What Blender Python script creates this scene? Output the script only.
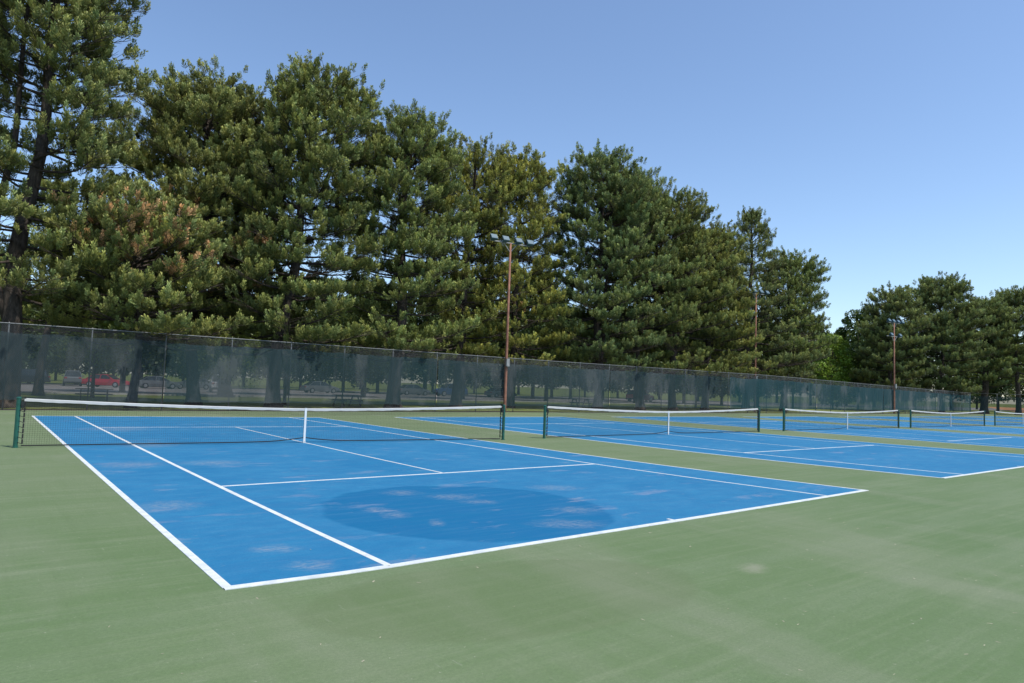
import bpy, bmesh, math, random
import numpy as np
from mathutils import Vector, Matrix, noise as mnoise

for o in list(bpy.data.objects): bpy.data.objects.remove(o)
SC = bpy.context.scene
COL = SC.collection
R = math.radians

# ------------------------------------------------------------ camera
CX, CY, CZ, YAW, PIT, ROL, FPX = -1.727, -5.7841, 1.6987, 0.6657, 0.0649, 0.0342, 683.85
cam = bpy.data.cameras.new('camera'); camo = bpy.data.objects.new('camera', cam); COL.objects.link(camo)
fw = Vector((math.sin(YAW)*math.cos(PIT), math.cos(YAW)*math.cos(PIT), math.sin(PIT)))
rt = Vector((math.cos(YAW), -math.sin(YAW), 0)); up = rt.cross(fw)
r2 = rt*math.cos(ROL)+up*math.sin(ROL); u2 = -rt*math.sin(ROL)+up*math.cos(ROL)
m = Matrix((r2, u2, -fw)).transposed().to_4x4(); m.translation = (CX, CY, CZ)
camo.matrix_world = m
cam.sensor_width = 36; cam.lens = FPX/1024*36; cam.clip_start = .05; cam.clip_end = 3000
SC.camera = camo

# ------------------------------------------------------------ light
SUN = Vector((.20, -.50, 1)).normalized()
EL = math.asin(SUN.z); AZ = math.atan2(SUN.x, SUN.y)
w = bpy.data.worlds.new('World'); SC.world = w; w.use_nodes = True
nt = w.node_tree; nt.nodes.clear()
sky = nt.nodes.new('ShaderNodeTexSky'); sky.sky_type = 'NISHITA'; sky.sun_disc = False
sky.sun_elevation = EL; sky.sun_rotation = AZ; sky.altitude = 200; sky.air_density = 1.0; sky.dust_density = .7; sky.ozone_density = 3.4
bg = nt.nodes.new('ShaderNodeBackground'); bg.inputs[1].default_value = .15
wo = nt.nodes.new('ShaderNodeOutputWorld')
nt.links.new(sky.outputs[0], bg.inputs[0]); nt.links.new(bg.outputs[0], wo.inputs[0])
sl = bpy.data.lights.new('sun', 'SUN'); sl.energy = 3.6; sl.angle = R(.53); sl.color = (1, .965, .90)
so = bpy.data.objects.new('sun', sl); COL.objects.link(so)
so.rotation_euler = SUN.to_track_quat('Z', 'Y').to_euler(); so.location = (0, 0, 40)
SC.view_settings.view_transform = 'Standard'; SC.view_settings.look = 'None'
SC.view_settings.exposure = 0.42; SC.view_settings.gamma = 1
SC.render.engine = 'CYCLES'; SC.cycles.transparent_max_bounces = 24; SC.cycles.max_bounces = 5

# ------------------------------------------------------------ helpers
def tag(o, label=None, cat=None, group=None, kind=None):
    if label: o['label'] = label
    if cat: o['category'] = cat
    if group: o['group'] = group
    if kind: o['kind'] = kind
    return o

def empty(name, loc=(0, 0, 0), rz=0, **k):
    o = bpy.data.objects.new(name, None); COL.objects.link(o)
    o.location = loc; o.rotation_euler = (0, 0, rz); o.empty_display_size = .3
    return tag(o, **k)

def mesh_obj(name, verts, faces, mat, parent=None, smooth=False):
    me = bpy.data.meshes.new(name); me.from_pydata([tuple(v) for v in verts], [], faces); me.update()
    if smooth: me.polygons.foreach_set('use_smooth', [True]*len(me.polygons))
    if mat: me.materials.append(mat)
    o = bpy.data.objects.new(name, me); COL.objects.link(o)
    if parent: o.parent = parent
    return o

def fast_mesh(name, V, nper, mat, col=None, parent=None):
    """V (n,3) array of unshared corners, nper corners per face"""
    n = len(V); f = n//nper
    me = bpy.data.meshes.new(name)
    me.vertices.add(n); me.vertices.foreach_set('co', np.ascontiguousarray(V, dtype=np.float32).ravel())
    me.loops.add(n); me.loops.foreach_set('vertex_index', np.arange(n, dtype=np.int32))
    me.polygons.add(f); me.polygons.foreach_set('loop_start', np.arange(0, n, nper, dtype=np.int32))
    me.polygons.foreach_set('loop_total', np.full(f, nper, dtype=np.int32))
    me.update(calc_edges=True)
    if col is not None:
        a = me.attributes.new('tint', 'FLOAT_COLOR', 'POINT')
        c = np.ones((n, 4), dtype=np.float32); c[:, :3] = col
        a.data.foreach_set('color', c.ravel())
    me.materials.append(mat)
    o = bpy.data.objects.new(name, me); COL.objects.link(o)
    if parent: o.parent = parent
    return o

class MB:
    def __init__(s): s.v = []; s.f = []
    def add(s, vs, fs):
        b = len(s.v); s.v += [tuple(v) for v in vs]; s.f += [tuple(i+b for i in f) for f in fs]
    def box(s, c, d, mat=None):
        x, y, z = d[0]/2, d[1]/2, d[2]/2; c = Vector(c)
        vs = [Vector((a*x, b*y, e*z)) for a in (-1, 1) for b in (-1, 1) for e in (-1, 1)]
        if mat: vs = [mat @ v for v in vs]
        s.add([c+v for v in vs], [(0, 1, 3, 2), (4, 6, 7, 5), (0, 4, 5, 1), (2, 3, 7, 6), (0, 2, 6, 4), (1, 5, 7, 3)])
    def bar(s, a, b, w, h=None):
        a, b = Vector(a), Vector(b); d = b-a
        q = d.to_track_quat('Z', 'Y').to_matrix()
        s.box((a+b)/2, (w, h or w, d.length), q)
    def tube(s, pts, rad, n=8, cap=True):
        pts = [Vector(p) for p in pts]
        if not hasattr(rad, '__len__'): rad = [rad]*len(pts)
        b = len(s.v); q0 = None
        for i, p in enumerate(pts):
            d = (pts[min(i+1, len(pts)-1)]-pts[max(i-1, 0)])
            if d.length < 1e-9: d = Vector((0, 0, 1))
            d.normalize()
            ref = Vector((1, 0, 0)) if abs(d.x) < .8 else Vector((0, 1, 0))
            u = d.cross(ref).normalized(); v = d.cross(u)
            for k in range(n):
                a = 2*math.pi*k/n
                s.v.append(tuple(p+(u*math.cos(a)+v*math.sin(a))*rad[i]))
        for i in range(len(pts)-1):
            for k in range(n):
                k2 = (k+1) % n
                s.f.append((b+i*n+k, b+i*n+k2, b+(i+1)*n+k2, b+(i+1)*n+k))
        if cap:
            s.f.append(tuple(b+k for k in range(n))[::-1]); s.f.append(tuple(b+(len(pts)-1)*n+k for k in range(n)))
    def build(s, name, mat, parent=None, smooth=False, bevel=0):
        o = mesh_obj(name, s.v, s.f, mat, parent, smooth)
        if bevel:
            bm = bmesh.new(); bm.from_mesh(o.data)
            bmesh.ops.bevel(bm, geom=bm.edges[:], offset=bevel, segments=2, affect='EDGES', profile=.6)
            bm.to_mesh(o.data); bm.free()
        return o

def dup(o, parent=None):
    c = o.copy(); COL.objects.link(c); c.parent = parent
    for ch in list(o.children): dup(ch, c)
    return c

# ------------------------------------------------------------ materials
class N:
    def __init__(s, name):
        s.m = bpy.data.materials.new(name); s.m.use_nodes = True; s.t = s.m.node_tree
        s.b = s.t.nodes['Principled BSDF']; s.out = s.t.nodes['Material Output']
    def n(s, ty, **k):
        x = s.t.nodes.new(ty)
        for a, v in k.items(): setattr(x, a, v)
        return x
    def l(s, a, b): s.t.links.new(a, b)
    def pos(s, scale=(1, 1, 1), rot=0, loc=(0, 0, 0), obj=False):
        g = s.n('ShaderNodeTexCoord') if obj else s.n('ShaderNodeNewGeometry')
        mp = s.n('ShaderNodeMapping'); mp.inputs['Scale'].default_value = scale
        mp.inputs['Rotation'].default_value = (0, 0, rot); mp.inputs['Location'].default_value = loc
        s.l(g.outputs['Object' if obj else 'Position'], mp.inputs[0]); return mp.outputs[0]
    def noise(s, vec, scale, detail=4, rough=.55, dist=0):
        x = s.n('ShaderNodeTexNoise'); x.inputs['Scale'].default_value = scale; x.inputs['Detail'].default_value = detail
        x.inputs['Roughness'].default_value = rough; x.inputs['Distortion'].default_value = dist
        s.l(vec, x.inputs['Vector']); return x.outputs['Fac']
    def ramp(s, fac, stops):
        x = s.n('ShaderNodeValToRGB'); e = x.color_ramp.elements
        while len(e) < len(stops): e.new(.5)
        for i, (p, c) in enumerate(stops):
            e[i].position = p; e[i].color = (*c, 1) if hasattr(c, '__len__') else (c, c, c, 1)
        s.l(fac, x.inputs[0]); return x.outputs[0]
    def mix(s, fac, a, b, mode='MIX'):
        x = s.n('ShaderNodeMix', data_type='RGBA', blend_type=mode)
        for sock, v in ((x.inputs[0], fac), (x.inputs[6], a), (x.inputs[7], b)):
            if hasattr(v, 'links'): s.l(v, sock)
            elif hasattr(v, '__len__'): sock.default_value = (*v, 1)
            else: sock.default_value = v
        return x.outputs[2]
    def math(s, op, a, b=None, clamp=False):
        x = s.n('ShaderNodeMath', operation=op, use_clamp=clamp)
        for sock, v in ((x.inputs[0], a), (x.inputs[1], b)):
            if v is None: continue
            if hasattr(v, 'links'): s.l(v, sock)
            else: sock.default_value = v
        return x.outputs[0]
    def bump(s, h, st=.3, dist=.01):
        x = s.n('ShaderNodeBump'); x.inputs['Strength'].default_value = st; x.inputs['Distance'].default_value = dist
        s.l(h, x.inputs['Height']); s.l(x.outputs[0], s.b.inputs['Normal'])

def simple(name, c, rough=.6, metal=0, var=.15, scale=6, obj=True, spec=.4):
    k = N(name); p = k.pos(obj=obj)
    f = k.noise(p, scale, 5, .6)
    lo = tuple(x*(1-var) for x in c); hi = tuple(min(1, x*(1+var)) for x in c)
    k.l(k.ramp(f, [(.3, lo), (.7, hi)]), k.b.inputs['Base Color'])
    k.b.inputs['Roughness'].default_value = rough; k.b.inputs['Metallic'].default_value = metal
    k.b.inputs['Specular IOR Level'].default_value = spec
    return k.m

def ellipse(k, cx, cy, ax, ay, rot, edge=.05, wob=.05, ns=1.6):
    """1 inside, 0 outside, in world xy"""
    g = k.n('ShaderNodeNewGeometry')
    s1 = k.n('ShaderNodeVectorMath', operation='SUBTRACT'); k.l(g.outputs['Position'], s1.inputs[0]); s1.inputs[1].default_value = (cx, cy, 0)
    rr = k.n('ShaderNodeVectorRotate', rotation_type='Z_AXIS'); k.l(s1.outputs[0], rr.inputs['Vector']); rr.inputs['Angle'].default_value = -rot
    mm = k.n('ShaderNodeVectorMath', operation='MULTIPLY'); k.l(rr.outputs[0], mm.inputs[0]); mm.inputs[1].default_value = (1/ax, 1/ay, 0)
    ln = k.n('ShaderNodeVectorMath', operation='LENGTH'); k.l(mm.outputs[0], ln.inputs[0])
    nz = k.noise(k.pos(), ns, 2 if ns < 3 else 6, .5 if ns < 3 else .75)
    v = k.math('ADD', ln.outputs['Value'], k.math('MULTIPLY', k.math('SUBTRACT', nz, .5), wob))
    mr = k.n('ShaderNodeMapRange'); mr.interpolation_type = 'SMOOTHSTEP'
    k.l(v, mr.inputs[0]); mr.inputs[1].default_value = 1-edge; mr.inputs[2].default_value = 1+edge
    mr.inputs[3].default_value = 1; mr.inputs[4].default_value = 0
    return mr.outputs[0]

# acrylic court coating, green
k = N('green_acrylic')
P = k.pos()
big = k.noise(P, .22, 4, .55); mid = k.noise(k.pos((.25, 1.2, 1), R(-20)), .9, 5, .6); fine = k.noise(P, 9, 6, .7); grit = k.noise(P, 210, 5, .85)
c = k.ramp(big, [(.3, (.096, .164, .058)), (.7, (.136, .194, .086))])
c = k.mix(k.ramp(mid, [(.46, 0), (.72, .55)]), c, (.205, .245, .155))
c = k.mix(k.ramp(fine, [(.5, 0), (.85, .35)]), c, (.22, .245, .175))
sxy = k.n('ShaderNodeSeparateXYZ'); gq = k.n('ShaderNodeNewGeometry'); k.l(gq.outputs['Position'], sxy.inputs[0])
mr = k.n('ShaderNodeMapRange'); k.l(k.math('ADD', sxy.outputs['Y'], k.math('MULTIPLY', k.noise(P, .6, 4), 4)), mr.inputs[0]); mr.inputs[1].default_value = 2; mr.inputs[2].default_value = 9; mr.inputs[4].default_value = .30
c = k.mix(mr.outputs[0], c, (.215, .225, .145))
c = k.mix(k.ramp(k.noise(k.pos((9, .9, 1), R(38)), 2.6, 4, .6), [(.685, 0), (.72, .5)]), c, (.33, .36, .27))
c = k.mix(k.ramp(k.noise(k.pos((1.1, 7, 1), R(15), (4, 9, 0)), 3.1, 4, .6), [(.69, 0), (.73, .45)]), c, (.36, .37, .30))
c = k.mix(k.ramp(k.noise(P, 33, 5, .8), [(.36, .45), (.56, 0)]), c, (.075, .11, .05))
# dusty worn zone between the courts and towards the far end
c = k.mix(k.ramp(k.noise(k.pos((1, .35, 1)), .5, 4, .6), [(.52, 0), (.72, .5)]), c, (.245, .250, .185))
st1 = k.noise(k.pos((.12, 2.4, 1), R(24)), 3.0, 7, .75); st2 = k.noise(k.pos((3.0, .15, 1), R(35), (2, 8, 0)), 2.2, 7, .75)
c = k.mix(k.ramp(st1, [(.48, 0), (.75, .45)]), c, (.24, .27, .17))
c = k.mix(k.ramp(st2, [(.50, 0), (.78, .4)]), c, (.09, .135, .055))
c = k.mix(k.ramp(k.noise(P, 45, 5, .8), [(.4, .35), (.6, 0)]), c, (.085, .12, .055))
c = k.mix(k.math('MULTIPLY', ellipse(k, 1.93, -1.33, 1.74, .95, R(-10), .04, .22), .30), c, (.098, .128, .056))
sp = k.noise(P, 26, 2, .5)
c = k.mix(k.ramp(sp, [(.73, 0), (.77, .6)]), c, (.42, .42, .33))
c = k.mix(k.ramp(k.noise(k.pos((1, 1, 1), 0, (31, 7, 0)), 34, 2, .5), [(.74, 0), (.78, .7)]), c, (.07, .085, .05))
c = k.mix(k.math('MULTIPLY', ellipse(k, 4.40, -1.93, .15, .09, .4, .95, 2.2, 6.0), .4), c, (.36, .32, .27))
c = k.mix(k.ramp(grit, [(.38, .5), (.56, 0)]), c, (.06, .09, .045))
c = k.mix(k.ramp(grit, [(.55, 0), (.72, .4)]), c, (.27, .31, .22))
k.l(c, k.b.inputs['Base Color']); k.b.inputs['Roughness'].default_value = .85; k.b.inputs['Specular IOR Level'].default_value = .2
k.bump(grit, .25, .004)
M_GREEN = k.m

k = N('blue_acrylic')
P = k.pos()
big = k.noise(P, .5, 4, .6); mid = k.noise(k.pos((.6, 1.6, 1), R(10)), 1.3, 6, .65); fine = k.noise(P, 11, 6, .7); grit = k.noise(P, 210, 5, .85)
c = k.ramp(big, [(.3, (.012, .160, .305)), (.72, (.038, .206, .350))])
c = k.mix(k.ramp(fine, [(.45, 0), (.85, .4)]), c, (.065, .19, .35))
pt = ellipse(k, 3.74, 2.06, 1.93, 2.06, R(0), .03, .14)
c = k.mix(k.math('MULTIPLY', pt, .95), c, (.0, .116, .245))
c = k.mix(k.ramp(k.noise(k.pos((.2, 2.2, 1), R(30)), 3.0, 7, .75), [(.48, 0), (.75, .4)]), c, (.09, .21, .34))
c = k.mix(k.ramp(k.noise(P, 45, 5, .8), [(.4, .3), (.6, 0)]), c, (.01, .09, .22))
c = k.mix(k.ramp(k.noise(k.pos((.8, 1.3, 1), R(50)), 2.2, 7, .72), [(.42, .36), (.60, 0)]), c, (.008, .105, .245))
scn = k.ramp(k.noise(k.pos((.7, 1.5, 1), R(-25)), 13, 6, .75), [(.40, .03), (.66, .52)])
for (ex, ey, ea, eb, er) in [(0.69, 8.58, 0.57, 0.66, -0.38), (0.37, 3.97, 0.41, 0.47, -0.47), (1.84, 17.83, 0.91, 1.1, -0.17), (1.72, 12.44, 0.65, 0.81, -0.29), (0.76, 1.08, 0.25, 0.22, -0.52), (0.82, 0.3, 0.23, 0.22, -0.54), (3.58, 3.58, 0.28, 0.3, -0.45), (4.07, 2.93, 0.34, 0.33, -0.46), (4.19, 2.38, 0.27, 0.22, -0.47), (5.01, 1.24, 0.32, 0.33, -0.48), (4.24, 0.57, 0.49, 0.33, -0.5), (2.64, 2.08, 0.18, 0.28, -0.49), (2.84, 1.4, 0.1, 0.25, -0.5), (2.6, 2.49, 0.18, 0.22, -0.48), (6.15, 2.93, 0.46, 0.36, -0.44), (2.11, 8.36, 0.62, 0.52, -0.37)]:
    c = k.mix(k.math('MULTIPLY', ellipse(k, ex, ey, ea*.72, eb*.62, er, .9, 2.4, 5.0), scn), c, (.33, .325, .32))
dust = k.ramp(k.noise(k.pos((.55, 1.3, 1), R(-8), (3, 1, 0)), 1.15, 6, .62), [(.60, 0), (.74, .7)])
c = k.mix(dust, c, (.20, .24, .33))
c = k.mix(k.ramp(k.noise(k.pos((1, 2.2, 1), 0, (9, 4, 0)), .8, 5, .7), [(.62, 0), (.76, .6)]), c, (.33, .29, .31))
c = k.mix(k.ramp(grit, [(.38, .4), (.56, 0)]), c, (.005, .08, .20))
k.l(c, k.b.inputs['Base Color']); k.b.inputs['Roughness'].default_value = .8; k.b.inputs['Specular IOR Level'].default_value = .22
k.bump(grit, .25, .004)
M_BLUE = k.m

k = N('white_line_paint')
P = k.pos()
c = k.ramp(k.noise(P, 7, 6, .7), [(.35, (.47, .50, .51)), (.6, (.62, .64, .63))])
c = k.mix(k.ramp(k.noise(P, 60, 4, .7), [(.56, 0), (.70, .55)]), c, (.30, .40, .46))
c = k.mix(k.ramp(k.noise(P, 2.3, 6, .7), [(.48, 0), (.72, .45)]), c, (.38, .42, .42))
k.l(c, k.b.inputs['Base Color']); k.b.inputs['Roughness'].default_value = .7
M_LINE = k.m

k = N('lawn_grass')
P = k.pos()
c = k.ramp(k.noise(P, .25, 5, .6), [(.3, (.16, .20, .045)), (.7, (.25, .26, .075))])
c = k.mix(k.ramp(k.noise(P, 14, 6, .75), [(.35, .7), (.65, 0)]), c, (.03, .055, .0084))
c = k.mix(k.ramp(k.noise(P, 1.1, 4, .6), [(.6, 0), (.8, .6)]), c, (.22, .18, .09))
k.l(c, k.b.inputs['Base Color']); k.b.inputs['Roughness'].default_value = .95; k.b.inputs['Specular IOR Level'].default_value = .1
k.bump(k.noise(P, 25, 5, .8), .8, .06)
M_GRASS = k.m

k = N('needle_litter_soil')
P = k.pos()
c = k.ramp(k.noise(P, 3, 6, .7), [(.3, (.045, .035, .026)), (.75, (.15, .115, .08))])
c = k.mix(k.ramp(k.noise(P, 40, 4, .8), [(.6, 0), (.7, .8)]), c, (.27, .20, .13))
k.l(c, k.b.inputs['Base Color']); k.b.inputs['Roughness'].default_value = .95
k.bump(k.noise(P, 30, 5, .8), .8, .04)
M_SOIL = k.m

k = N('parking_asphalt')
P = k.pos()
c = k.ramp(k.noise(P, .4, 6, .7), [(.3, (.16, .145, .135)), (.7, (.27, .24, .22))])
k.l(c, k.b.inputs['Base Color']); k.b.inputs['Roughness'].default_value = .9
M_ASPH = k.m
M_KERB = simple('concrete_kerb', (.42, .40, .37), .9, 0, .2, 2, False)
M_CLAY = simple('infield_clay', (.50, .23, .09), .95, 0, .15, .3, False)

k = N('pine_bark')
P = k.pos((1, 1, .28), 0, obj=True)
f = k.noise(P, 9, 7, .7, .6)
c = k.ramp(f, [(.3, (.022, .018, .015)), (.55, (.07, .056, .046)), (.8, (.15, .12, .098))])
k.l(c, k.b.inputs['Base Color']); k.b.inputs['Roughness'].default_value = .95; k.b.inputs['Specular IOR Level'].default_value = .1
k.bump(f, 1.0, .05)
M_BARK = k.m

def leaf_mat(name, trans):
    k = N(name)
    a = k.n('ShaderNodeAttribute', attribute_name='tint')
    oi = k.n('ShaderNodeObjectInfo')
    hv = k.n('ShaderNodeHueSaturation')
    k.l(a.outputs['Color'], hv.inputs['Color'])
    k.l(k.math('ADD', .93, k.math('MULTIPLY', oi.outputs['Random'], .14)), hv.inputs['Value'])
    d = k.n('ShaderNodeBsdfDiffuse'); k.l(hv.outputs[0], d.inputs[0])
    t = k.n('ShaderNodeBsdfTranslucent'); k.l(k.mix(.5, hv.outputs[0], (.20, .22, .03)), t.inputs[0])
    g = k.n('ShaderNodeBsdfGlossy'); g.inputs['Roughness'].default_value = .45; g.inputs['Color'].default_value = (.7, .75, .7, 1)
    m1 = k.n('ShaderNodeMixShader'); m1.inputs[0].default_value = trans; k.l(d.outputs[0], m1.inputs[1]); k.l(t.outputs[0], m1.inputs[2])
    m2 = k.n('ShaderNodeMixShader'); m2.inputs[0].default_value = .02; k.l(m1.outputs[0], m2.inputs[1]); k.l(g.outputs[0], m2.inputs[2])
    k.l(m2.outputs[0], k.out.inputs[0]); return k.m
M_NEEDLE = leaf_mat('pine_needles', .10)
M_LEAF = leaf_mat('broad_leaves', .38)

def screen_mat(name, c0, c1, c2, o0, o1):
    k = N(name)
    P = k.pos((1, 1, .35))
    c = k.ramp(k.noise(P, .35, 5, .6), [(.3, c0), (.7, c1)])
    c = k.mix(k.ramp(k.noise(k.pos((1.2, 1, .5)), .5, 5, .65), [(.5, 0), (.62, .8)]), c, c2)
    c = k.mix(k.ramp(k.noise(k.pos((5, 1, .25)), 1.0, 5, .7), [(.5, 0), (.8, .4)]), c, c2)
    d = k.n('ShaderNodeBsdfDiffuse'); k.l(c, d.inputs[0])
    tl = k.n('ShaderNodeBsdfTranslucent'); k.l(c, tl.inputs[0])
    m1 = k.n('ShaderNodeMixShader'); m1.inputs[0].default_value = .15; k.l(d.outputs[0], m1.inputs[1]); k.l(tl.outputs[0], m1.inputs[2])
    tr = k.n('ShaderNodeBsdfTransparent')
    m2 = k.n('ShaderNodeMixShader')
    k.l(k.ramp(k.noise(k.pos((1, 1, .5), 0, (5, 0, 3)), .16, 3, .5), [(.35, o0), (.65, o1)]), m2.inputs[0])
    k.l(tr.outputs[0], m2.inputs[1]); k.l(m1.outputs[0], m2.inputs[2]); k.l(m2.outputs[0], k.out.inputs[0])
    return k.m
M_SHEER = screen_mat('sheer_windscreen_fabric', (.03, .050, .054), (.06, .08, .085), (.11, .125, .13), .5, .68)
M_SCREEN = screen_mat('windscreen_fabric', (.022, .048, .051), (.050, .074, .080), (.105, .122, .126), .55, .78)
M_DENSE = screen_mat('dense_windscreen_fabric', (.020, .060, .068), (.045, .084, .095), (.11, .135, .142), .76, .92)

M_GALV = simple('galvanised_steel', (.15, .155, .155), .6, .25, .15, 8)
M_POSTG = simple('green_post_paint', (.012, .085, .062), .45, 0, .25, 7)
M_CORD = simple('black_net_cord', (.016, .017, .018), .8, 0, .2, 5)
M_TAPE = simple('white_vinyl_tape', (.50, .495, .475), .6, 0, .06, 3)
M_STRAP = simple('white_webbing', (.64, .66, .66), .7, 0, .05, 12)
M_RUST = simple('rusty_steel_pole', (.25, .115, .075), .8, .1, .45, 2.2)
M_BLUEGREY = simple('bluegrey_lamp_housing', (.05, .10, .125), .5, .2, .2, 5)
M_WHITEM = simple('pale_lamp_metal', (.27, .27, .26), .5, .2, .15, 5)
M_WOOD = simple('weathered_wood', (.17, .14, .11), .85, 0, .35, 8)
M_DARKMETAL = simple('dark_metal', (.03, .035, .035), .5, .4, .2, 5)
M_TYRE = simple('tyre_rubber', (.02, .02, .02), .9, 0, .2, 5)
M_RIM = simple('alloy_rim', (.45, .46, .47), .35, .7, .1, 5)
M_LAMPLENS = simple('lamp_lens', (.10, .15, .18), .4, 0, .05, 5)
M_TAIL = simple('tail_lens', (.35, .01, .01), .25, 0, .1, 5)
k = N('dark_glass'); k.b.inputs['Base Color'].default_value = (.02, .025, .03, 1); k.b.inputs['Roughness'].default_value = .06
k.l(k.ramp(k.noise(k.pos(obj=True), 2, 2), [(.3, (.015, .02, .022)), (.7, (.035, .04, .045))]), k.b.inputs['Base Color']); M_GLASS = k.m
def paint(name, c):
    mm = simple(name, c, .28, .15, .05, 1.5, spec=.6); return mm

# ------------------------------------------------------------ the setting
def sheet(name, pts, z, mat, kind='structure'):
    o = mesh_obj(name, [(x, y, z) for x, y in pts], [tuple(range(len(pts)))], mat); tag(o, kind=kind); return o

sheet('lawn', [(-900, -300), (1200, -300), (1200, 1500), (-900, 1500)], -.03, M_GRASS)
sheet('court_surround', [(-14, -22), (113.5, -22), (113.5, 29.15), (-14, 29.15)], 0, M_GREEN)
# needle litter strip under the fence with an uneven far edge
rnd = random.Random(4)
pts = [(-30, 29.16), (124, 29.16)]; x = 124
while x > -30:
    pts.append((x, 30.5+rnd.uniform(-.3, .4)+.3*math.sin(x*.31))); x -= rnd.uniform(.6, 1.6)
sheet('soil_strip', pts, -.018, M_SOIL)
sheet('parking_lot', [(-120, 62), (70, 52), (260, 42), (260, 62), (100, 84), (40, 100), (-120, 108)], -.018, M_ASPH)
mb = MB(); mb.bar((-120, 61.9, -.02), (70, 51.9, -.02), .15, .22); mb.bar((70, 51.9, -.02), (260, 41.9, -.02), .15, .22)
tag(mb.build('kerb', M_KERB), kind='structure')
sheet('clay_infield', [(152, 36), (200, 34), (330, 60), (300, 88)], -.012, M_CLAY)

def lerp(a, b, t): return a+(b-a)*t
def interp(pts, v):
    if v <= pts[0][0]: return pts[0][1]
    for (a, b), (c, d) in zip(pts, pts[1:]):
        if v <= c: return lerp(b, d, (v-a)/(c-a))
    return pts[-1][1]
def court_map(kind, x0):
    if kind == 0:
        def f(u, v):
            s = u/10.97
            xl = .12*v/23.77
            xr = interp([(0, 11.34), (2.5, 11.02), (5, 10.82), (8, 10.70), (12, 10.62), (24, 10.5)], v)
            y0 = interp([(0, 0), (.9, -.07), (1.4, -.08), (2.9, -.03), (5.5, .01), (9.8, .11), (11.4, .16)], u*1.035)
            yf = lerp(24.9, 23.5, s); t = v/23.77
            sl = interp([(0, 0), (5.485, lerp(5.42, 5.15, s)), (11.885, lerp(12.5, 11.6, s)), (18.285, lerp(18.7, 17.6, s)), (23.77, yf)], v)
            return (lerp(xl, xr, s), sl+y0*(1-t))
        return f
    return lambda u, v: (x0+u+(0.75*max(0, 1-v/9)**2 if x0 < 20 else 0), v+.24*(1-v/23.77))

def ribbon(f, a, b, w, n=24):
    """painted line from court coord a to b, width w"""
    P = [Vector((*f(lerp(a[0], b[0], i/n), lerp(a[1], b[1], i/n)), 0)) for i in range(n+1)]
    vs = []; fs = []
    for i, p in enumerate(P):
        d = (P[min(i+1, n)]-P[max(i-1, 0)]).normalized(); q = Vector((-d.y, d.x, 0))*w/2
        vs += [p+q*1.01-Vector((0, 0, 1)), p+q, p-q, p-q*1.01-Vector((0, 0, 1))]
        if i:
            for m_ in range(3): fs.append((4*i-4+m_, 4*i-3+m_, 4*i+1+m_, 4*i+m_))
    return vs, fs
COURTS = [0, 14.42, 29.5, 43.6, 58.2, 72.8, 87.4]
for ci, x0 in enumerate(COURTS):
    f = court_map(ci, x0)
    n = 24; mb = MB()
    vs = []; fs = []
    for j in range(n+1):
        for i in range(n+1):
            vs.append((*f(10.97*i/n, 23.77*j/n), .003))
    for j in range(n):
        for i in range(n):
            a = j*(n+1)+i; fs.append((a, a+1, a+n+2, a+n+1))
    tag(mesh_obj('blue_court', vs, fs, M_BLUE), kind='structure')
    mb = MB()
    e = .03
    def L(a, b, w, z):
        v, fc = ribbon(f, a, b, w); mb.add([(p[0], p[1], z if p[2] > -.5 else .0005) for p in v], fc)
    L((0, 0), (0, 23.77), .075, .0060); L((10.97, 0), (10.97, 23.77), .065, .0060)
    L((1.37, 0), (1.37, 23.77), .07, .0060); L((9.6, 0), (9.6, 23.77), .06, .0060)
    L((-.03, 0), (11.0, 0), .09, .0072); L((-.03, 23.77), (11.0, 23.77), .075, .0072)
    L((1.37, 5.485), (9.6, 5.485), .065, .0072); L((1.37, 18.285), (9.6, 18.285), .05, .0072)
    L((5.485, 5.485), (5.485, 18.285), .05, .0084)
    L((5.485, 0), (5.485, .14), .05, .0084); L((5.485, 23.63), (5.485, 23.77), .05, .0084)
    tag(mb.build('court_lines', M_LINE), kind='structure')

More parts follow.
